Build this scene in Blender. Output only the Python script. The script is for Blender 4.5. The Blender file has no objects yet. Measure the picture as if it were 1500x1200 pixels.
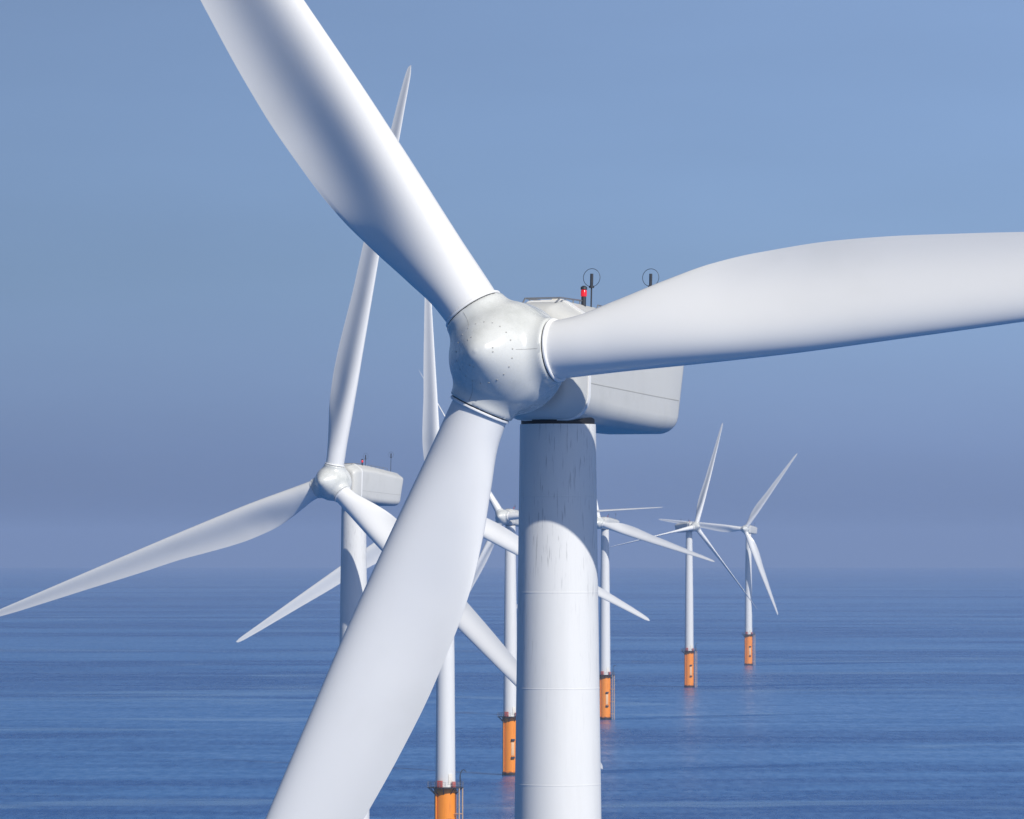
import bpy, bmesh, math, random
from mathutils import Matrix, Vector
R = math.radians
scene = bpy.context.scene
col = scene.collection

# ------------------------------------------------------------------ camera
CAM_H = 70.5
cam_d = bpy.data.cameras.new("camera")
cam_d.sensor_width = 36.0
cam_d.lens = 36.0 * 8375.0 / 1500.0
cam_d.clip_start = 1.0
cam_d.clip_end = 200000.0
cam_d.dof.use_dof = True
cam_d.dof.focus_distance = 240.0
cam_d.dof.aperture_fstop = 8.0
cam = bpy.data.objects.new("camera", cam_d)
col.objects.link(cam)
cam.location = (0, 0, CAM_H)
cam.rotation_euler = (R(90) + math.atan(192.0 / 8375.0), 0, 0)
scene.camera = cam

# ------------------------------------------------------------------ sun and sky
SUN_EL, SUN_AZ = R(36), R(33)        # azimuth: from straight behind the camera towards its right
sv = Vector((math.sin(SUN_AZ) * math.cos(SUN_EL), -math.cos(SUN_AZ) * math.cos(SUN_EL), math.sin(SUN_EL)))
sun_d = bpy.data.lights.new("sun", 'SUN')
sun_d.energy = 4.1
sun_d.angle = R(0.53)
sun_d.color = (1.0, 0.955, 0.87)
sun = bpy.data.objects.new("sun", sun_d)
col.objects.link(sun)
sun.rotation_euler = sv.to_track_quat('Z', 'Y').to_euler()
sun.location = sv * 400

world = bpy.data.worlds.new("World")
scene.world = world
world.use_nodes = True
wn, wl = world.node_tree.nodes, world.node_tree.links
wn.clear()
wout = wn.new('ShaderNodeOutputWorld')
bg = wn.new('ShaderNodeBackground')
bg.inputs['Strength'].default_value = 0.085
sky = wn.new('ShaderNodeTexSky')
sky.sky_type = 'NISHITA'
sky.sun_disc = False
sky.sun_elevation = SUN_EL
sky.sun_rotation = math.atan2(sv.x, sv.y)
sky.air_density = 1.0
sky.dust_density = 1.2
sky.ozone_density = 2.0
wtc = wn.new('ShaderNodeTexCoord')
wsep = wn.new('ShaderNodeSeparateXYZ')
wl.new(wtc.outputs['Generated'], wsep.inputs[0])
wramp = wn.new('ShaderNodeValToRGB')          # haze layer of the lower sky: dimmer and bluer than clear air
e = wramp.color_ramp.elements
e[0].position = 0.0;  e[0].color = (0.61, 0.85, 1.82, 1)
e[1].position = 1.0;  e[1].color = (0.80, 0.82, 0.84, 1)
for p, c in ((0.016, (0.60, 0.84, 1.78, 1)), (0.045, (0.56, 0.75, 1.33, 1)), (0.095, (0.62, 0.71, 1.07, 1)), (0.35, (0.40, 0.48, 0.64, 1))):
    k = wramp.color_ramp.elements.new(p); k.color = c
wl.new(wsep.outputs['Z'], wramp.inputs['Fac'])
wmul = wn.new('ShaderNodeMix'); wmul.data_type = 'RGBA'; wmul.blend_type = 'MULTIPLY'
wmul.inputs['Factor'].default_value = 1.0
wl.new(sky.outputs[0], wmul.inputs[6]); wl.new(wramp.outputs[0], wmul.inputs[7])
# the haze is a little brighter towards the sun's side and never quite even
wm = wn.new('ShaderNodeMath'); wm.operation = 'MULTIPLY_ADD'
wl.new(wsep.outputs['X'], wm.inputs[0]); wm.inputs[1].default_value = 1.5; wm.inputs[2].default_value = 0.97
wcl = wn.new('ShaderNodeClamp'); wcl.inputs['Min'].default_value = 0.8; wcl.inputs['Max'].default_value = 1.25
wl.new(wm.outputs[0], wcl.inputs['Value'])
wmap = wn.new('ShaderNodeMapping'); wmap.inputs['Scale'].default_value = (9, 9, 42)
wl.new(wtc.outputs['Generated'], wmap.inputs['Vector'])
wnz = wn.new('ShaderNodeTexNoise'); wnz.inputs['Scale'].default_value = 1.0; wnz.inputs['Detail'].default_value = 5
wl.new(wmap.outputs[0], wnz.inputs['Vector'])
wr = wn.new('ShaderNodeMapRange')
for q, v in zip(('From Min', 'From Max', 'To Min', 'To Max'), (0.25, 0.75, 0.955, 1.045)): wr.inputs[q].default_value = v
wl.new(wnz.outputs['Fac'], wr.inputs['Value'])
wv = wn.new('ShaderNodeMath'); wv.operation = 'MULTIPLY'
wl.new(wcl.outputs[0], wv.inputs[0]); wl.new(wr.outputs[0], wv.inputs[1])
wsc = wn.new('ShaderNodeVectorMath'); wsc.operation = 'SCALE'
wl.new(wmul.outputs[2], wsc.inputs[0]); wl.new(wv.outputs[0], wsc.inputs['Scale'])
wl.new(wsc.outputs[0], bg.inputs['Color'])
wl.new(bg.outputs[0], wout.inputs['Surface'])

scene.view_settings.view_transform = 'Standard'
scene.view_settings.look = 'None'
scene.view_settings.exposure = 0.0
scene.view_settings.gamma = 1.0
scene.view_settings.use_curve_mapping = False
scene.render.engine = 'CYCLES'
scene.cycles.volume_bounces = 1
scene.cycles.max_bounces = 8

# ------------------------------------------------------------------ materials
def nodes_of(name):
    m = bpy.data.materials.new(name)
    m.use_nodes = True
    nt = m.node_tree
    return m, nt.nodes, nt.links, nt.nodes['Principled BSDF']

def noise(n, l, scale, detail=4, rough=0.55, vec=None, dist=0.0):
    t = n.new('ShaderNodeTexNoise')
    t.inputs['Scale'].default_value = scale
    t.inputs['Detail'].default_value = detail
    t.inputs['Roughness'].default_value = rough
    t.inputs['Distortion'].default_value = dist
    if vec is not None: l.new(vec, t.inputs['Vector'])
    return t.outputs['Fac']

def mapped(n, l, scale, rot=(0, 0, 0), coord='Object'):
    tc = n.new('ShaderNodeTexCoord')
    mp = n.new('ShaderNodeMapping')
    mp.inputs['Scale'].default_value = scale
    mp.inputs['Rotation'].default_value = rot
    l.new(tc.outputs[coord], mp.inputs['Vector'])
    return mp.outputs[0]

def remap(n, l, v, a, b, c=0.0, d=1.0):
    r = n.new('ShaderNodeMapRange')
    for i, q in zip(('From Min', 'From Max', 'To Min', 'To Max'), (a, b, c, d)): r.inputs[i].default_value = q
    r.interpolation_type = 'SMOOTHSTEP'
    l.new(v, r.inputs['Value'])
    return r.outputs['Result']

def mix(n, l, fac, a, b, mode='MIX'):
    m = n.new('ShaderNodeMix'); m.data_type = 'RGBA'; m.blend_type = mode
    for s, v in ((m.inputs['Factor'], fac), (m.inputs[6], a), (m.inputs[7], b)):
        if isinstance(v, (int, float)): s.default_value = v
        elif isinstance(v, tuple): s.default_value = (*v, 1)
        else: l.new(v, s)
    return m.outputs[2]

def math_(n, l, op, a, b):
    m = n.new('ShaderNodeMath'); m.operation = op
    for s, v in zip(m.inputs, (a, b)):
        if isinstance(v, (int, float)): s.default_value = v
        else: l.new(v, s)
    return m.outputs[0]

def paint(name, colour, dirt, rough=0.38, dscale=1.3, amount=0.25, bump=0.0):
    m, n, l, p = nodes_of(name)
    a = noise(n, l, dscale, 6, 0.6, mapped(n, l, (1, 1, 0.6)))
    f = remap(n, l, a, 0.48, 0.78, 0, amount)
    c = mix(n, l, f, colour, dirt)
    l.new(c, p.inputs['Base Color'])
    r = remap(n, l, noise(n, l, 3.0, 3, 0.5, mapped(n, l, (1, 1, 1))), 0.3, 0.7, rough - 0.06, rough + 0.08)
    l.new(r, p.inputs['Roughness'])
    return m

def tower_paint():
    m, n, l, p = nodes_of("tower paint")
    drips = noise(n, l, 1.0, 3, 0.55, mapped(n, l, (15, 15, 1.0)))
    where = noise(n, l, 1.0, 3, 0.5, mapped(n, l, (0.9, 0.9, 0.25)))
    tc = n.new('ShaderNodeTexCoord'); sp = n.new('ShaderNodeSeparateXYZ')
    l.new(tc.outputs['Object'], sp.inputs[0])
    high = remap(n, l, sp.outputs['Z'], 61.0, 72.0, 0.04, 1.0)     # oil runs below the yaw ring
    d1 = remap(n, l, drips, 0.57, 0.66, 0, 1)
    w1 = remap(n, l, where, 0.42, 0.52, 0, 1)
    f = math_(n, l, 'MULTIPLY', math_(n, l, 'MULTIPLY', d1, w1), high)
    broad = remap(n, l, noise(n, l, 1.0, 4, 0.6, mapped(n, l, (1.5, 1.5, 0.15))), 0.45, 0.75, 0, 0.22)
    c = mix(n, l, broad, (0.75, 0.75, 0.735), (0.58, 0.58, 0.57))
    c = mix(n, l, math_(n, l, 'MULTIPLY', f, 0.42), c, (0.25, 0.25, 0.26))
    l.new(c, p.inputs['Base Color'])
    p.inputs['Roughness'].default_value = 0.42
    return m

def plain(name, colour, rough=0.5, metal=0.0, emit=None):
    m, n, l, p = nodes_of(name)
    a = noise(n, l, 2.5, 4, 0.6, mapped(n, l, (1, 1, 1)))
    c = mix(n, l, remap(n, l, a, 0.35, 0.75, 0, 0.35), colour, tuple(q * 0.65 for q in colour))
    l.new(c, p.inputs['Base Color'])
    p.inputs['Roughness'].default_value = rough
    p.inputs['Metallic'].default_value = metal
    if emit:
        p.inputs['Emission Color'].default_value = (*emit[0], 1)
        p.inputs['Emission Strength'].default_value = emit[1]
    return m

M = dict(
    blade=paint("blade gelcoat", (0.80, 0.80, 0.79), (0.66, 0.66, 0.64), 0.34, 0.25, 0.35),
    spinner=paint("spinner gelcoat", (0.65, 0.66, 0.635), (0.40, 0.42, 0.39), 0.25, 0.8, 0.5),
    nacelle=paint("nacelle panels", (0.60, 0.60, 0.575), (0.46, 0.46, 0.43), 0.42, 0.9, 0.35),
    ring=paint("root ring paint", (0.84, 0.84, 0.83), (0.6, 0.6, 0.58), 0.35, 2.0, 0.2),
    tower=tower_paint(),
    dark=plain("dark steel", (0.03, 0.035, 0.045), 0.5),
    seal=plain("black rubber seal", (0.012, 0.013, 0.016), 0.6),
    steel=plain("galvanised steel", (0.33, 0.34, 0.36), 0.45, 0.6),
    seam=plain("panel sealant", (0.40, 0.40, 0.38), 0.6),
    red=plain("red lamp glass", (0.55, 0.01, 0.02), 0.2, 0, ((1.0, 0.03, 0.05), 0.35)),
    redpaint=plain("red safety paint", (0.50, 0.10, 0.07), 0.5),
    fender=plain("weathered fender paint", (0.62, 0.42, 0.26), 0.55),
    white=plain("white panel", (0.78, 0.74, 0.66), 0.5),
    board=plain("faded orange board", (0.80, 0.50, 0.27), 0.5),
)

def orange_paint():
    m, n, l, p = nodes_of("orange transition paint")
    tc = n.new('ShaderNodeTexCoord'); sp = n.new('ShaderNodeSeparateXYZ')
    l.new(tc.outputs['Object'], sp.inputs[0])
    streak = remap(n, l, noise(n, l, 1.0, 4, 0.6, mapped(n, l, (3, 3, 0.25))), 0.50, 0.75, 0, 0.45)
    c = mix(n, l, streak, (0.92, 0.285, 0.008), (0.56, 0.13, 0.012))
    wet = noise(n, l, 1.5, 4, 0.6, mapped(n, l, (1, 1, 1)))
    z = math_(n, l, 'ADD', sp.outputs['Z'], math_(n, l, 'MULTIPLY', wet, -1.6))
    growth = remap(n, l, z, -0.1, 0.6, 1, 0)                        # weed at the waterline
    c = mix(n, l, growth, c, (0.035, 0.022, 0.012))
    l.new(c, p.inputs['Base Color'])
    p.inputs['Roughness'].default_value = 0.42
    return m
M['orange'] = orange_paint()

WAKES = [(-20.1, 726.0), (-14.3, 1229.4), (-0.5, 1726.3), (36.9, 2269.0), (85.9, 2774.3), (135.4, 3275.0)]
def sea_mat():
    m, n, l, p = nodes_of("sea water")
    tc = n.new('ShaderNodeTexCoord')
    def mp(sx, sy, rot=0.0):
        q = n.new('ShaderNodeMapping')
        q.inputs['Scale'].default_value = (sx, sy, 1)
        q.inputs['Rotation'].default_value = (0, 0, R(rot))
        l.new(tc.outputs['Object'], q.inputs['Vector'])
        return q.outputs[0]
    # wind ruffles the water in streaks and cat's paws; tide lines and slicks lie smoother between them
    tide = noise(n, l, 1.0, 4, 0.5, mp(0.0020, 0.0062, -5), 0.8)
    line = math_(n, l, 'ABSOLUTE', math_(n, l, 'SUBTRACT', tide, 0.5), 0)
    line = remap(n, l, line, 0.004, 0.030, 1, 0)                          # thin smooth tide lines
    line = math_(n, l, 'MULTIPLY', line, remap(n, l, noise(n, l, 1.0, 3, 0.5, mp(0.005, 0.006, 0)), 0.46, 0.60, 0, 1))
    band = remap(n, l, noise(n, l, 1.0, 4, 0.55, mp(0.0012, 0.0045, 4), 0.4), 0.38, 0.62, 0, 1)
    streak = remap(n, l, noise(n, l, 1.0, 5, 0.6, mp(0.012, 0.03, -3), 0.3), 0.36, 0.66, 0, 1)
    paw = remap(n, l, noise(n, l, 1.0, 5, 0.68, mp(0.34, 0.060, 4)), 0.30, 0.70, 0, 1)
    ch = noise(n, l, 1.0, 4, 0.62, mp(0.55, 0.30, 8))
    sw = noise(n, l, 1.0, 3, 0.55, mp(0.06, 0.11, -6))
    hgt = math_(n, l, 'ADD', math_(n, l, 'MULTIPLY', ch, 0.55), math_(n, l, 'MULTIPLY', sw, 0.8))
    ruf = math_(n, l, 'ADD', math_(n, l, 'MULTIPLY', band, 0.30), math_(n, l, 'MULTIPLY', streak, 0.30))
    ruf = math_(n, l, 'ADD', ruf, math_(n, l, 'MULTIPLY', paw, 0.40))
    # the tide leaves a wake of ruffled water trailing from every foundation
    sp = n.new('ShaderNodeSeparateXYZ'); l.new(tc.outputs['Object'], sp.inputs[0])
    wob = math_(n, l, 'MULTIPLY', math_(n, l, 'SUBTRACT', noise(n, l, 1.0, 3, 0.5, mp(0.02, 0.02)), 0.5), 22.0)
    wake = None
    for bx, by in WAKES:
        dx = math_(n, l, 'SUBTRACT', sp.outputs['X'], bx)
        dy = math_(n, l, 'SUBTRACT', sp.outputs['Y'], by)
        u = math_(n, l, 'ADD', math_(n, l, 'MULTIPLY', dx, 0.75), math_(n, l, 'MULTIPLY', dy, 0.66))
        v = math_(n, l, 'SUBTRACT', math_(n, l, 'MULTIPLY', dy, 0.75), math_(n, l, 'MULTIPLY', dx, 0.66))
        v = math_(n, l, 'ABSOLUTE', math_(n, l, 'ADD', v, math_(n, l, 'MULTIPLY', wob, remap(n, l, u, 0, 80, 0, 1))), 0)
        k = math_(n, l, 'MULTIPLY', remap(n, l, v, 2.0, 17.0, 1, 0), math_(n, l, 'MULTIPLY', remap(n, l, u, -2, 4, 0, 1), remap(n, l, u, 40, 210, 1, 0)))
        wake = k if wake is None else math_(n, l, 'MAXIMUM', wake, k)
    ruf = math_(n, l, 'MINIMUM', math_(n, l, 'ADD', ruf, math_(n, l, 'MULTIPLY', wake, 0.55)), 1.25)
    bm = n.new('ShaderNodeBump')
    bm.inputs['Distance'].default_value = 1.0
    l.new(math_(n, l, 'MULTIPLY', math_(n, l, 'ADD', 0.24, math_(n, l, 'MULTIPLY', ruf, 0.76)), math_(n, l, 'SUBTRACT', 1.0, math_(n, l, 'MULTIPLY', line, 0.93))), bm.inputs['Strength'])
    l.new(hgt, bm.inputs['Height'])
    l.new(bm.outputs[0], p.inputs['Normal'])
    # sky reflection painted into the colour: paler smooth water, darker ruffled patches and wakes
    ripple_shade = math_(n, l, 'ADD', math_(n, l, 'MULTIPLY', band, 0.45), math_(n, l, 'MULTIPLY', streak, 0.30))
    ripple_shade = math_(n, l, 'ADD', ripple_shade, math_(n, l, 'MULTIPLY', paw, 0.25))
    ripple_shade = math_(n, l, 'ADD', remap(n, l, ripple_shade, 0.20, 0.82, 0, 1), math_(n, l, 'MULTIPLY', wake, 0.6))
    n_clamp = math_(n, l, 'MINIMUM', ripple_shade, 1.0)
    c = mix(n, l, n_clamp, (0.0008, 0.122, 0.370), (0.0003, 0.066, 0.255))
    slick_sheen = math_(n, l, 'MULTIPLY', line, remap(n, l, paw, 0.0, 1.0, 0.16, 0.42))  # bright sheen of the smooth tide lines, mixed into the base colour
    c = mix(n, l, slick_sheen, c, (0.24, 0.40, 0.56))
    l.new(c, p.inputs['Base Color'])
    l.new(math_(n, l, 'ADD', 0.16, math_(n, l, 'MULTIPLY', ruf, 0.16)), p.inputs['Roughness'])
    p.inputs['IOR'].default_value = 1.333
    p.inputs['Specular IOR Level'].default_value = 0.28
    return m
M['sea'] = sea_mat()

# ------------------------------------------------------------------ mesh helpers
def mesh_obj(name, bm, mat, parent=None, matrix=None, sharp=35):
    bmesh.ops.recalc_face_normals(bm, faces=bm.faces)
    me = bpy.data.meshes.new(name)
    bm.to_mesh(me); bm.free()
    for p in me.polygons: p.use_smooth = True
    me.set_sharp_from_angle(angle=R(sharp))
    me.materials.append(mat)
    o = bpy.data.objects.new(name, me)
    col.objects.link(o)
    if parent: o.parent = parent
    if matrix is not None: o.matrix_basis = matrix
    return o

def loft(bm, rings, cap0=True, cap1=True):
    vs = [[bm.verts.new(p) for p in r] for r in rings]
    for a, b in zip(vs, vs[1:]):
        k = len(a)
        for i in range(k):
            bm.faces.new((a[i], a[(i + 1) % k], b[(i + 1) % k], b[i]))
    if cap0: bm.faces.new(vs[0])
    if cap1: bm.faces.new(vs[-1][::-1])

def lathe(bm, prof, seg=64, axis='Z', c=(0, 0, 0), cap=True):
    rings = []
    for r, h in prof:
        ring = []
        for i in range(seg):
            a = 2 * math.pi * i / seg
            x, y = r * math.cos(a), r * math.sin(a)
            q = (x, y, h) if axis == 'Z' else (x, h, y)
            ring.append((q[0] + c[0], q[1] + c[1], q[2] + c[2]))
        rings.append(ring)
    loft(bm, rings, cap, cap)

def tube(bm, pts, r, seg=10, closed=False):
    pts = [Vector(p) for p in pts]
    rings = []
    k = len(pts)
    ref = None
    for i, p in enumerate(pts):
        a = pts[(i - 1) % k] if (closed or i > 0) else p
        b = pts[(i + 1) % k] if (closed or i < k - 1) else p
        t = (b - a).normalized()
        if ref is None:
            ref = t.orthogonal().normalized()
        u = (ref - t * ref.dot(t)).normalized(); ref = u
        v = t.cross(u)
        rings.append([p + u * (r * math.cos(2 * math.pi * j / seg)) + v * (r * math.sin(2 * math.pi * j / seg)) for j in range(seg)])
    if closed:
        rings.append(rings[0])
        vs = [[bm.verts.new(p) for p in q] for q in rings[:-1]]
        vs.append(vs[0])
        for a, b in zip(vs, vs[1:]):
            for i in range(seg):
                bm.faces.new((a[i], a[(i + 1) % seg], b[(i + 1) % seg], b[i]))
    else:
        loft(bm, rings)

def box(bm, c, s, rz=0.0, bev=0.0):
    m = Matrix.Translation(c) @ Matrix.Rotation(rz, 4, 'Z') @ Matrix.Diagonal((*s, 1))
    r = bmesh.ops.create_cube(bm, size=1, matrix=m)
    if bev:
        es = {e for v in r['verts'] for e in v.link_edges}
        bmesh.ops.bevel(bm, geom=list(es), offset=bev, segments=3, affect='EDGES', profile=0.5)

def lerp_table(t, x):
    for (a, u), (b, v) in zip(t, t[1:]):
        if x <= b:
            f = (x - a) / (b - a)
            return u + (v - u) * f
    return t[-1][1]

def smooth_table(t):
    # monotone-ish cubic through the table
    xs = [a for a, _ in t]; ys = [b for _, b in t]
    d = [(ys[i + 1] - ys[i]) / (xs[i + 1] - xs[i]) for i in range(len(xs) - 1)]
    m = [d[0]] + [0 if d[i - 1] * d[i] <= 0 else 2 * d[i - 1] * d[i] / (d[i - 1] + d[i]) for i in range(1, len(d))] + [d[-1]]
    def f(x):
        x = min(max(x, xs[0]), xs[-1])
        i = 0
        while i < len(d) - 1 and x > xs[i + 1]: i += 1
        h = xs[i + 1] - xs[i]; s = (x - xs[i]) / h
        return ((1 + 2 * s) * (1 - s) ** 2 * ys[i] + s * (1 - s) ** 2 * h * m[i] + s * s * (3 - 2 * s) * ys[i + 1] + s * s * (s - 1) * h * m[i + 1])
    return f

def sstep(a, b, x):
    t = min(max((x - a) / (b - a), 0), 1)
    return t * t * (3 - 2 * t)

# ------------------------------------------------------------------ setting: sea, haze
def build_sea():
    bm = bmesh.new()
    RE = 6.371e6
    NA = 256
    radii = [20 * (34000 / 20) ** (i / 90) for i in range(91)]
    c = bm.verts.new((0, 0, 0))
    prev = None
    for r in radii:
        ring = [bm.verts.new((r * math.cos(2 * math.pi * i / NA), r * math.sin(2 * math.pi * i / NA), -r * r / (2 * RE))) for i in range(NA)]
        if prev is None:
            for i in range(NA): bm.faces.new((c, ring[i], ring[(i + 1) % NA]))
        else:
            for i in range(NA): bm.faces.new((prev[i], ring[i], ring[(i + 1) % NA], prev[(i + 1) % NA]))
        prev = ring
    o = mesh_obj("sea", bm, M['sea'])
    o["kind"] = "structure"
build_sea()

def build_haze():
    bm = bmesh.new()
    box(bm, (0, 0, 24), (70000, 70000, 236))
    m = bpy.data.materials.new("haze air")
    m.use_nodes = True
    n, l = m.node_tree.nodes, m.node_tree.links
    n.clear()
    out = n.new('ShaderNodeOutputMaterial')
    v = n.new('ShaderNodeVolumePrincipled')
    v.inputs['Color'].default_value = (0.69, 0.81, 1.0, 1)
    v.inputs['Density'].default_value = 8.0e-5
    v.inputs['Anisotropy'].default_value = 0.2
    l.new(v.outputs[0], out.inputs['Volume'])
    o = mesh_obj("haze", bm, m)
    o["kind"] = "stuff"
build_haze()

# ------------------------------------------------------------------ the wind turbine
HUB_Z, OVERHANG, TILT, CONE = 77.55, 5.5, R(3), R(2)

chord_f = smooth_table([(1.9, 2.30), (3.2, 2.42), (5, 2.92), (7, 3.52), (9, 3.98), (11, 4.20), (13.5, 4.28), (16, 4.15), (20, 3.74), (24, 3.28), (30, 2.85), (38, 2.15), (45, 1.55), (50, 1.10), (52.3, .80), (53.2, .45), (53.5, .12)])
le_f = smooth_table([(1.9, 1.15), (5, 1.17), (9, 1.24), (12, 1.26), (17, 1.18), (24, 1.03), (32, .82), (40, .60), (48, .38), (52.3, .26), (53.5, .04)])
thick_f = smooth_table([(1.9, 2.30), (3.2, 2.26), (5, 2.02), (8, 1.62), (11, 1.30), (16, .98), (24, .68), (34, .43), (44, .26), (51, .15), (53.5, .03)])
twist_f = smooth_table([(1.9, 13), (6, 11), (10, 8), (16, 5.5), (24, 3.5), (36, 1.5), (46, 0), (53.5, -1)])

def section(r, pitch):
    c, le, t = chord_f(r), le_f(r), thick_f(r)
    w = sstep(2.8, 10.0, r)
    b = R(twist_f(r)) + pitch
    pts = []
    K = 28
    for side in (0, 1):
        for i in range(K):
            th = math.pi * i / K if side == 0 else math.pi + math.pi * i / K
            x = (1 - math.cos(th)) / 2
            circ = 0.5 * math.sin(th)
            a = 5 * (.2969 * math.sqrt(x) - .126 * x - .3516 * x * x + .2843 * x ** 3 - .1015 * x ** 4)
            a += .035 * x * (1 if x < .98 else .5)
            if side == 0: af = a * 1.12                                 # suction side, downwind
            else: af = -a * (1.10 - 1.24 * sstep(4.5, 13.5, r) * sstep(.08, .98, x))          # pressure side with a cusp
            y = ((1 - w) * circ + w * af) * t
            X = le - x * c                                              # towards the leading edge
            # rotate: leading edge turned upwind (-Y) by b; y>0 is downwind (+Y)
            pts.append((X * math.cos(b) + y * math.sin(b), -X * math.sin(b) + y * math.cos(b), r))
    return pts

def blade_mesh(pitch):
    bm = bmesh.new()
    rs = [1.9 + .25 * i for i in range(46)] + [13.5 + .75 * i for i in range(51)] + [51.6, 52.1, 52.5, 52.8, 53.05, 53.25, 53.4, 53.5]
    rings = []
    for r in rs:
        flap = 0.9 * ((r - 8) / 45) ** 2 if r > 8 else 0                # loaded blade bends downwind
        rings.append([(x, y + flap, z) for x, y, z in section(r, pitch)])
    loft(bm, rings)
    return bm

BL = [Matrix.Rotation(2 * math.pi * k / 3, 4, 'Y') @ Matrix.Rotation(CONE, 4, 'X') for k in range(3)]

def smin(a, b, k):
    h = max(k - abs(a - b), 0) / k
    return min(a, b) - h * h * k * .25

nose_f = smooth_table([(0, 2.27), (.6, 2.14), (1.2, 1.80), (1.8, 1.34), (2.3, .90), (2.65, .54), (2.82, .29), (2.9, 0)])
def spinner_sdf(p):
    n = -p.y
    rho = math.hypot(p.x, p.z)
    if n > 0:
        body = (rho - nose_f(n)) * .78 if n < 2.9 else max(.1, n - 2.9)
    else:
        body = -smin(-(rho - 2.27) * .78, -(-n - 1.5), .5)
    d = body
    for m in BL:
        ax = (m @ Vector((0, 0, 1)))
        h = p.dot(ax)
        rr = (p - ax * h).length
        cyl = -smin(-(rr - 1.33), -(h - 2.22), .06)
        if h < 0: cyl = 9
        d = smin(d, cyl, .30)
    return d

def spinner_r(d):
    t, step = .3, .0
    lo, hi = .3, 4.0
    t = lo
    while spinner_sdf(d * t) < 0 and t < hi: t += .12
    lo = t - .12; hi = t
    for _ in range(18):
        mid = (lo + hi) / 2
        if spinner_sdf(d * mid) < 0: lo = mid
        else: hi = mid
    return (lo + hi) / 2

def spinner_mesh():
    bm = bmesh.new()
    NU, NV = 192, 110
    rings = []
    for j in range(1, NV):
        a = math.pi * j / NV
        ring = []
        for i in range(NU):
            u = 2 * math.pi * i / NU
            d = Vector((math.sin(a) * math.cos(u), -math.cos(a), math.sin(a) * math.sin(u)))
            ring.append(d * spinner_r(d))
        rings.append(ring)
    loft(bm, rings, False, True)
    top = bm.verts.new(Vector((0, -spinner_r(Vector((0, -1, 0))), 0)))
    bm.verts.ensure_lookup_table()
    first = [bm.verts[i] for i in range(NU)]
    for i in range(NU): bm.faces.new((top, first[(i + 1) % NU], first[i]))
    return bm

def bolt_spots():
    out = []
    for a, rho in [(2 * math.pi * (i + .3) / 21, 1.22) for i in range(21)] + [(R(90) + 2 * math.pi * k / 3 + q, .64) for k in range(3) for q in (-.13, .13)]:
        n = 3.0                                     # walk along the axis to the surface at this radius
        while n > 0 and spinner_sdf(Vector((rho * math.cos(a), -n, rho * math.sin(a)))) > 0: n -= .01
        p = Vector((rho * math.cos(a), -n, rho * math.sin(a)))
        e_ = .02
        g = Vector([spinner_sdf(p + Vector(v)) - spinner_sdf(p - Vector(v)) for v in ((e_, 0, 0), (0, e_, 0), (0, 0, e_))]).normalized()
        out.append(Matrix.Translation(p) @ g.to_track_quat('Z', 'Y').to_matrix().to_4x4())
    return out

def ring_mesh(r0, r1, z0, z1, bev=.03, seg=72):
    bm = bmesh.new()
    prof = [(r0, z0), (r1 - bev, z0), (r1, z0 + bev), (r1, z1 - bev), (r1 - bev, z1), (r0, z1)]
    lathe(bm, prof, seg, cap=False)
    return bm

# nacelle in the shaft frame: origin on the tower axis at shaft height, -Y towards the rotor
def nac_section(y, w, zb, zt, rb, rt, slope):
    pts = []
    def arc(cx, cz, r, a0, a1, k=7):
        for i in range(k):
            a = R(a0 + (a1 - a0) * i / (k - 1))
            pts.append((cx + r * math.cos(a), y, cz + r * math.sin(a)))
    h = w / 2
    arc(h - rb, zb + rb, rb, -90, 0)
    arc(h - rt, zt - slope - rt, rt, 0, 62)
    arc(h * .50 - .3, zt - .5, .5, 62, 90, 4)
    arc(-h * .50 + .3, zt - .5, .5, 90, 118, 4)
    arc(-h + rt, zt - slope - rt, rt, 118, 180)
    arc(-h + rb, zb + rb, rb, 180, 270)
    return pts

def nacelle_mesh():
    bm = bmesh.new()
    st = [(-2.95, 2.9, -1.75, 1.8, .9, .5, .30), (-2.88, 3.2, -1.95, 2.05, .95, .55, .32), (-2.6, 3.55, -2.12, 2.28, 1.0, .6, .36),
          (-2.0, 3.75, -2.2, 2.48, 1.0, .6, .42), (-1.0, 3.8, -2.22, 2.62, 1.0, .6, .45), (2, 3.8, -2.22, 2.64, .8, .6, .45),
          (6, 3.78, -2.2, 2.40, .75, .6, .45), (7.2, 3.77, -2.18, 2.30, .75, .6, .45), (8.75, 3.74, -2.14, 2.18, .72, .58, .42), (8.92, 3.68, -2.10, 2.12, .70, .55, .40),
          (9.01, 3.5, -1.98, 1.98, .65, .5, .36), (9.04, 3.2, -1.8, 1.8, .6, .45, .3)]
    secs = [nac_section(*q) for q in st]
    for k in (-4, -3, -2, -1):                      # raked tail
        secs[k] = [(x, y + .24 * (z + .4), z) for x, y, z in secs[k]]
    loft(bm, secs)
    return bm

def nacelle_seam(sx):
    bm = bmesh.new()                                # long joint low on each side
    pts = [(sx * 1.903, -1.0, -.72), (sx * 1.903, 2, -.72), (sx * 1.893, 6, -.72), (sx * 1.880, 8.6, -.70)]
    loft(bm, [[(x, y, z), (x + sx * .004, y, z - .005), (x + sx * .004, y, z - .035), (x, y, z - .04), (x - sx * .03, y, z - .02)] for x, y, z in pts])
    return bm

def nacelle_collar():
    bm = bmesh.new()
    a = nac_section(-1.28, 3.86, -2.25, 2.645, 1.0, .6, .45)
    b = nac_section(-1.08, 3.865, -2.25, 2.655, 1.0, .6, .45)
    ai = nac_section(-1.28, 3.7, -2.15, 2.5, 1.0, .6, .45)
    bi = nac_section(-1.08, 3.7, -2.15, 2.53, 1.0, .6, .45)
    loft(bm, [ai, a, b, bi], False, False)
    return bm

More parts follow.
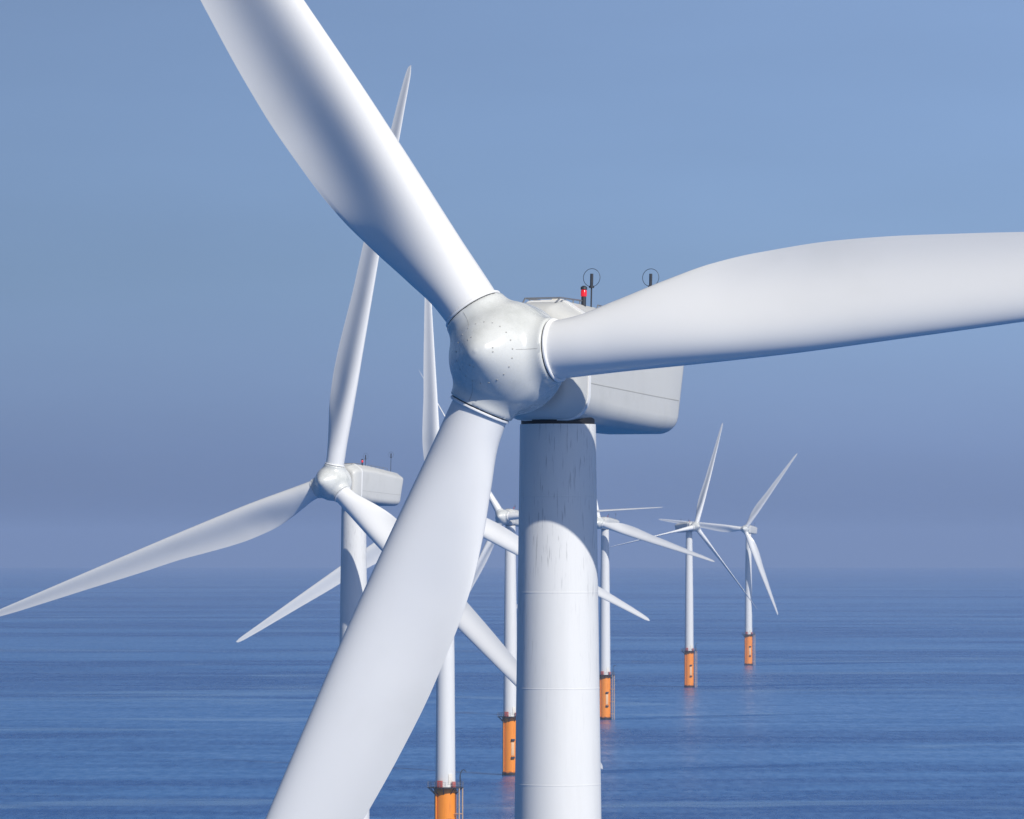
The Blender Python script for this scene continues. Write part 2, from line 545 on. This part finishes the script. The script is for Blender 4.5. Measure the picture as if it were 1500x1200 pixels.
def roof_rails_mesh():
    bm = bmesh.new()
    z0 = 2.60
    for sx in (-1, 1):
        pts = [(sx * .72, -2.1, z0 - .15), (sx * .78, -1.7, z0 + .10), (sx * .80, .6, z0 + .18), (sx * .80, .9, z0 - .02)]
        tube(bm, pts, .035, 8)
        for y in (-1.2, -.4, .3):
            tube(bm, [(sx * .79, y, z0 - .1), (sx * .79, y, z0 + .14)], .03, 8)
        pts = [(sx * 1.0, 1.6, z0 - .08), (sx * 1.0, 1.7, z0 + .10), (sx * 1.0, 6.6, z0 - .02), (sx * .98, 6.8, z0 - .3)]
        tube(bm, pts, .03, 8)
        for y in (2.6, 3.6, 4.6, 5.6):
            tube(bm, [(sx * 1.0, y, z0 - .2), (sx * 1.0, y, z0 + .05)], .03, 8)
    tube(bm, [(-.78, -1.65, z0 + .10), (.78, -1.65, z0 + .10)], .035, 8)
    return bm

def hatch_mesh():
    bm = bmesh.new()
    box(bm, (0, -.6, 2.64), (.8, .9, .10), 0, .03)
    box(bm, (0.2, -.6, 2.71), (.35, .5, .08), 0, .02)
    return bm

def sensor_mesh(h):
    bm = bmesh.new()
    tube(bm, [(0, 0, 0), (0, 0, h)], .032, 10)
    tube(bm, [(0, 0, h), (0, 0, h + .52)], .065, 12)
    tube(bm, [(0, 0, h - .06), (0, 0, h + .02)], .11, 12)
    return bm

def sensor_ring_mesh(h):
    bm = bmesh.new()
    tube(bm, [(.37 * math.cos(a), 0, h + .36 + .37 * math.sin(a)) for a in [2 * math.pi * i / 40 for i in range(40)]], .012, 6, True)
    return bm

def build_turbine(x, y, yaw, az, blades_me, label):
    root = bpy.data.objects.new("wind_turbine", None)
    col.objects.link(root)
    root.empty_display_size = 5
    root.location = (x, y, -(x * x + y * y) / (2 * 6.371e6))
    root["label"] = label
    root["category"] = "wind turbine"
    root["group"] = "wind turbines standing in the sea"
    nac = Matrix.Rotation(-yaw, 4, 'Z') @ Matrix.Translation((0, 0, HUB_Z)) @ Matrix.Rotation(-TILT, 4, 'X')
    # the nose-up turn keeps the shaft through the tower axis
    rot = nac @ Matrix.Translation((0, -OVERHANG, 0)) @ Matrix.Rotation(az, 4, 'Y')
    place = {'nacelle': nac, 'main_shaft': nac, 'spinner': rot,
             'yaw_bearing': Matrix.Rotation(-yaw, 4, 'Z')}
    def add(src, parent, m=None):
        c = src.copy(); col.objects.link(c)
        c.parent = parent
        c.matrix_parent_inverse = Matrix.Identity(4)
        if m is not None: c.matrix_basis = m
        else: c.matrix_basis = src.matrix_basis.copy()
        return c
    for src in PROTO:
        c = add(src, root, place.get(src.name.split('.')[0]))
        for s in SUB[src]: add(s, c)
        if src is spin and y < 300:                 # bolt heads, too small to show on the farther machines
            for m in BOLTS: add(BOLT, c, m)
    for k in range(3):
        b = bpy.data.objects.new("blade", blades_me)
        col.objects.link(b); b.parent = root
        b.matrix_basis = rot @ BL[k]
        for s in BSUB: add(s, b)
    return root

# --- prototypes (removed again once copied)
PROTO, SUB, BSUB = [], {}, []
def part(name, bm, mat, sharp=35):
    o = mesh_obj(name, bm, mat, sharp=sharp); PROTO.append(o); SUB[o] = []; return o
def sub(parent, name, bm, mat, m=None, sharp=35):
    o = mesh_obj(name, bm, mat, matrix=m, sharp=sharp); SUB[parent].append(o); return o

PLAT_Z = 17.7
# tower: tapering tube with slim weld beads
def tower_r(z):
    return lerp_table([(17, 2.15), (45, 1.96), (59.4, 1.765), (74.9, 1.55), (76, 1.53)], z)
bm = bmesh.new()
zs = []
weld = [PLAT_Z + 3.9 * i for i in range(1, 15)]
zs = [PLAT_Z + .06, PLAT_Z + .3]
prof = [(tower_r(zs[0]) + .12, zs[0]), (tower_r(zs[1]) + .12, zs[1]), (tower_r(zs[1]), zs[1] + .01)]
for z in weld:
    r = tower_r(z)
    prof += [(r, z - .028), (r + .006, z - .020), (r + .006, z + .020), (r, z + .028)]
prof += [(tower_r(75.0), 75.24)]
lathe(bm, prof, 96)
tower = part("tower", bm, M['tower'], 20)
bm = bmesh.new()                                    # door above the platform
da = R(-60)
box(bm, (2.17 * math.cos(da), 2.17 * math.sin(da), PLAT_Z + 1.75), (.10, 1.0, 2.2), da, .03)
sub(tower, "door", bm, M['white'])

bm = bmesh.new()
lathe(bm, [(1.30, 74.7), (1.40, 75.20), (1.50, 75.26), (1.50, 75.6)], 64)
part("yaw_bearing", bm, M['seal'])

bm = bmesh.new()                                    # transition piece
lathe(bm, [(2.5, -6), (2.5, 1.0), (2.36, 1.05), (2.36, 16.4), (2.45, 16.45), (2.45, 17.1), (2.36, 17.15), (2.36, PLAT_Z - .22)], 64)
tp = part("transition_piece", bm, M['orange'], 30)
bm = bmesh.new()                                    # pale board with dark rest platforms on the camera-right face
def on_face(a, z, s, rad=2.36):
    box(bm, ((rad + s[0] / 2 - .02) * math.cos(a), (rad + s[0] / 2 - .02) * math.sin(a), z), s, a, .02)
fa = R(-72)
on_face(fa, 8.0, (.10, .95, 4.0))
sub(tp, "identification_board", bm, M['board'])
bm = bmesh.new()
bm.free()
for z in (5.4, 10.7):
    bm = bmesh.new()
    on_face(fa, z, (.6, 1.05, .6))
    sub(tp, "rest_platform", bm, M['dark'])

def polar(r, a, z): return (r * math.cos(a), r * math.sin(a), z)
bm = bmesh.new()                                    # boat landing: two fender tubes braced to the pile
for a in (R(-38), R(-14)):
    tube(bm, [polar(3.80, a, -2), polar(3.80, a, PLAT_Z - .1)], .13, 12)
    for z in (2.2, 7.0, 12.0):
        tube(bm, [polar(2.3, a, z), polar(3.80, a, z)], .10, 10)
bl = part("boat_landing", bm, M['fender'])
bm = bmesh.new()
la = R(-26)
for s in (-.25, .25):
    t = Vector((-math.sin(la), math.cos(la), 0)) * s
    tube(bm, [Vector(polar(3.15, la, 0)) + t, Vector(polar(3.15, la, 18.8)) + t], .05, 8)
for i in range(52):
    z = .4 + i * .34
    t = Vector((-math.sin(la), math.cos(la), 0)) * .25
    tube(bm, [Vector(polar(3.15, la, z)) - t, Vector(polar(3.15, la, z)) + t], .025, 6)
sub(bl, "ladder", bm, M['steel'])

bm = bmesh.new()                                    # J-tube for the cable
a = R(-140)
tube(bm, [polar(2.62, a, -2), polar(2.62, a, 16.5)], .16, 12)
part("cable_tube", bm, M['orange'])

bm = bmesh.new()                                    # platform deck and brackets
lathe(bm, [(2.1, PLAT_Z - .16), (3.85, PLAT_Z - .16), (3.95, PLAT_Z - .12), (3.95, PLAT_Z), (2.1, PLAT_Z)], 64)
for i in range(10):
    a = 2 * math.pi * i / 10 + .2
    tube(bm, [polar(2.35, a, PLAT_Z - 1.5), polar(3.7, a, PLAT_Z - .16)], .09, 8)
plat = part("platform", bm, M['dark'], 30)
bm = bmesh.new()
NP = 20
for i in range(NP):
    a = 2 * math.pi * i / NP
    tube(bm, [polar(3.86, a, PLAT_Z), polar(3.86, a, PLAT_Z + 1.15)], .035, 6)
for z in (.42, .8, 1.15):
    tube(bm, [polar(3.86, 2 * math.pi * i / 48, PLAT_Z + z) for i in range(48)], .03, 6, True)
sub(plat, "railing", bm, M['steel'])
bm = bmesh.new()                                    # davit crane with its bent jib
a = R(-8)
tube(bm, [polar(3.2, a, PLAT_Z), polar(3.2, a, PLAT_Z + 2.4)], .14, 10)
pts = []
for i in range(9):
    q = R(180 - 20 * i * .85)
    pts.append(polar(3.2 + .75 + .75 * math.cos(q) * 1.0, a, PLAT_Z + 2.4 + 1.3 * math.sin(q)))
tube(bm, pts, .10, 10)
sub(plat, "davit_crane", bm, M['dark'])
bm = bmesh.new()
box(bm, polar(2.75, R(-115), PLAT_Z + .75), (.6, 1.1, 1.4), R(-115), .04)
sub(plat, "equipment_cabinet", bm, M['redpaint'])
bm = bmesh.new()
box(bm, polar(2.75, R(-50), PLAT_Z + .65), (.5, .8, 1.2), R(-50), .04)
sub(plat, "equipment_cabinet", bm, M['redpaint'])

nacelle = part("nacelle", nacelle_mesh(), M['nacelle'], 40)
for sx in (-1, 1): sub(nacelle, "panel_joint", nacelle_seam(sx), M['seam'])
sub(nacelle, "front_collar", nacelle_collar(), M['ring'], None, 40)
sub(nacelle, "roof_rail", roof_rails_mesh(), M['steel'])
sub(nacelle, "roof_hatch", hatch_mesh(), M['white'])
bm = bmesh.new()
tube(bm, [(0, 0, 0), (0, 0, .50)], .10, 12)
sub(nacelle, "lamp_post", bm, M['dark'], Matrix.Translation((.85, .55, 2.44)))
bm = bmesh.new()
lathe(bm, [(.09, .50), (.125, .53), (.125, .74), (.09, .80)], 20)
sub(nacelle, "obstruction_light", bm, M['red'], Matrix.Translation((.85, .55, 2.44)))
bm = bmesh.new()
lathe(bm, [(.12, .79), (.14, .80), (.13, .90), (.05, .95)], 20)
sub(nacelle, "lamp_cap", bm, M['dark'], Matrix.Translation((.85, .55, 2.44)))
for py, pz, mast in ((1.35, 2.46, .98), (7.75, 1.95, 2.1)):
    m = Matrix.Translation((.85, py, pz))
    sub(nacelle, "wind_sensor", sensor_mesh(mast), M['dark'], m)
    sub(nacelle, "sensor_ring", sensor_ring_mesh(mast), M['dark'], m)

bm = bmesh.new()
lathe(bm, [(1.45, -OVERHANG + 1.3), (1.45, -2.5)], 48, 'Y')
part("main_shaft", bm, M['seal'])

spin = part("spinner", spinner_mesh(), M['spinner'], 60)
bm = bmesh.new()
lathe(bm, [(.036, -.03), (.034, .012), (.026, .018)], 10)
BOLT = mesh_obj("bolt", bm, M['seam'])
BOLTS = bolt_spots()
for k in range(3):                                  # joints of the three nose shells
    pts = []
    a = R(90) - 2 * math.pi * k / 3
    for i in range(12):
        q = .62 + i * .05
        d = Vector((math.sin(q) * math.cos(a), -math.cos(q), math.sin(q) * math.sin(a)))
        pts.append(d * (spinner_r(d) - .004))
    bm = bmesh.new(); tube(bm, pts, .012, 6)
    sub(spin, "panel_joint", bm, M['seam'])

def bsub(name, bm, mat):
    BSUB.append(mesh_obj(name, bm, mat))
bsub("root_ring", ring_mesh(1.0, 1.28, 2.265, 2.38), M['ring'])
bsub("root_seal", ring_mesh(1.0, 1.235, 2.20, 2.30, .01), M['seal'])

me = {}
def blade_me(pitch):
    if pitch not in me:
        o = mesh_obj("blade", blade_mesh(R(pitch)), M['blade'], sharp=60)
        me[pitch] = o.data
        bpy.data.objects.remove(o)
    return me[pitch]

TURBINES = [
    (1.87, 233.0, 23.5, -35.4, 0, "nearest white turbine, dirt-streaked tower, three huge blades cut by the frame"),
    (-20.1, 726.0, 29.0, 11.3, 5, "second nearest white turbine, whole rotor and boxy nacelle seen left of the big near rotor"),
    (-14.3, 1229.4, 17.0, -3.0, 5, "turbine half behind the lowest huge blade, railed platform and orange base at bottom edge"),
    (-0.5, 1726.3, 26.0, -32.9, 72, "turbine with edge-on blades standing against the left edge of the big tower"),
    (36.9, 2269.0, 26.9, -13.3, 5, "turbine peeping out behind the right edge of the big streaked tower"),
    (85.9, 2774.3, -34.1, 19.2, 72, "far turbine with thin edge-on blades, nacelle pointing left, next to the farthest turbine"),
    (135.4, 3275.0, 23.9, 36.3, 5, "farthest and smallest turbine, rightmost of the row, with a short orange base"),
]
for x, y, yaw, az, pitch, label in TURBINES:
    build_turbine(x, y, R(yaw), R(az), blade_me(pitch), label)
for o in list(PROTO) + [s for v in SUB.values() for s in v] + BSUB + [BOLT]:
    bpy.data.objects.remove(o)
# plain Blender suffixes for the repeats after the prototypes are gone
cnt = {}
for o in sorted([o for o in col.objects], key=lambda o: o.name):
    o["_n"] = o.name.split('.')[0]
objs = list(col.objects)
for i, o in enumerate(objs): o.name = "tmp_%d" % i
for o in objs:
    o.name = o["_n"]; del o["_n"]
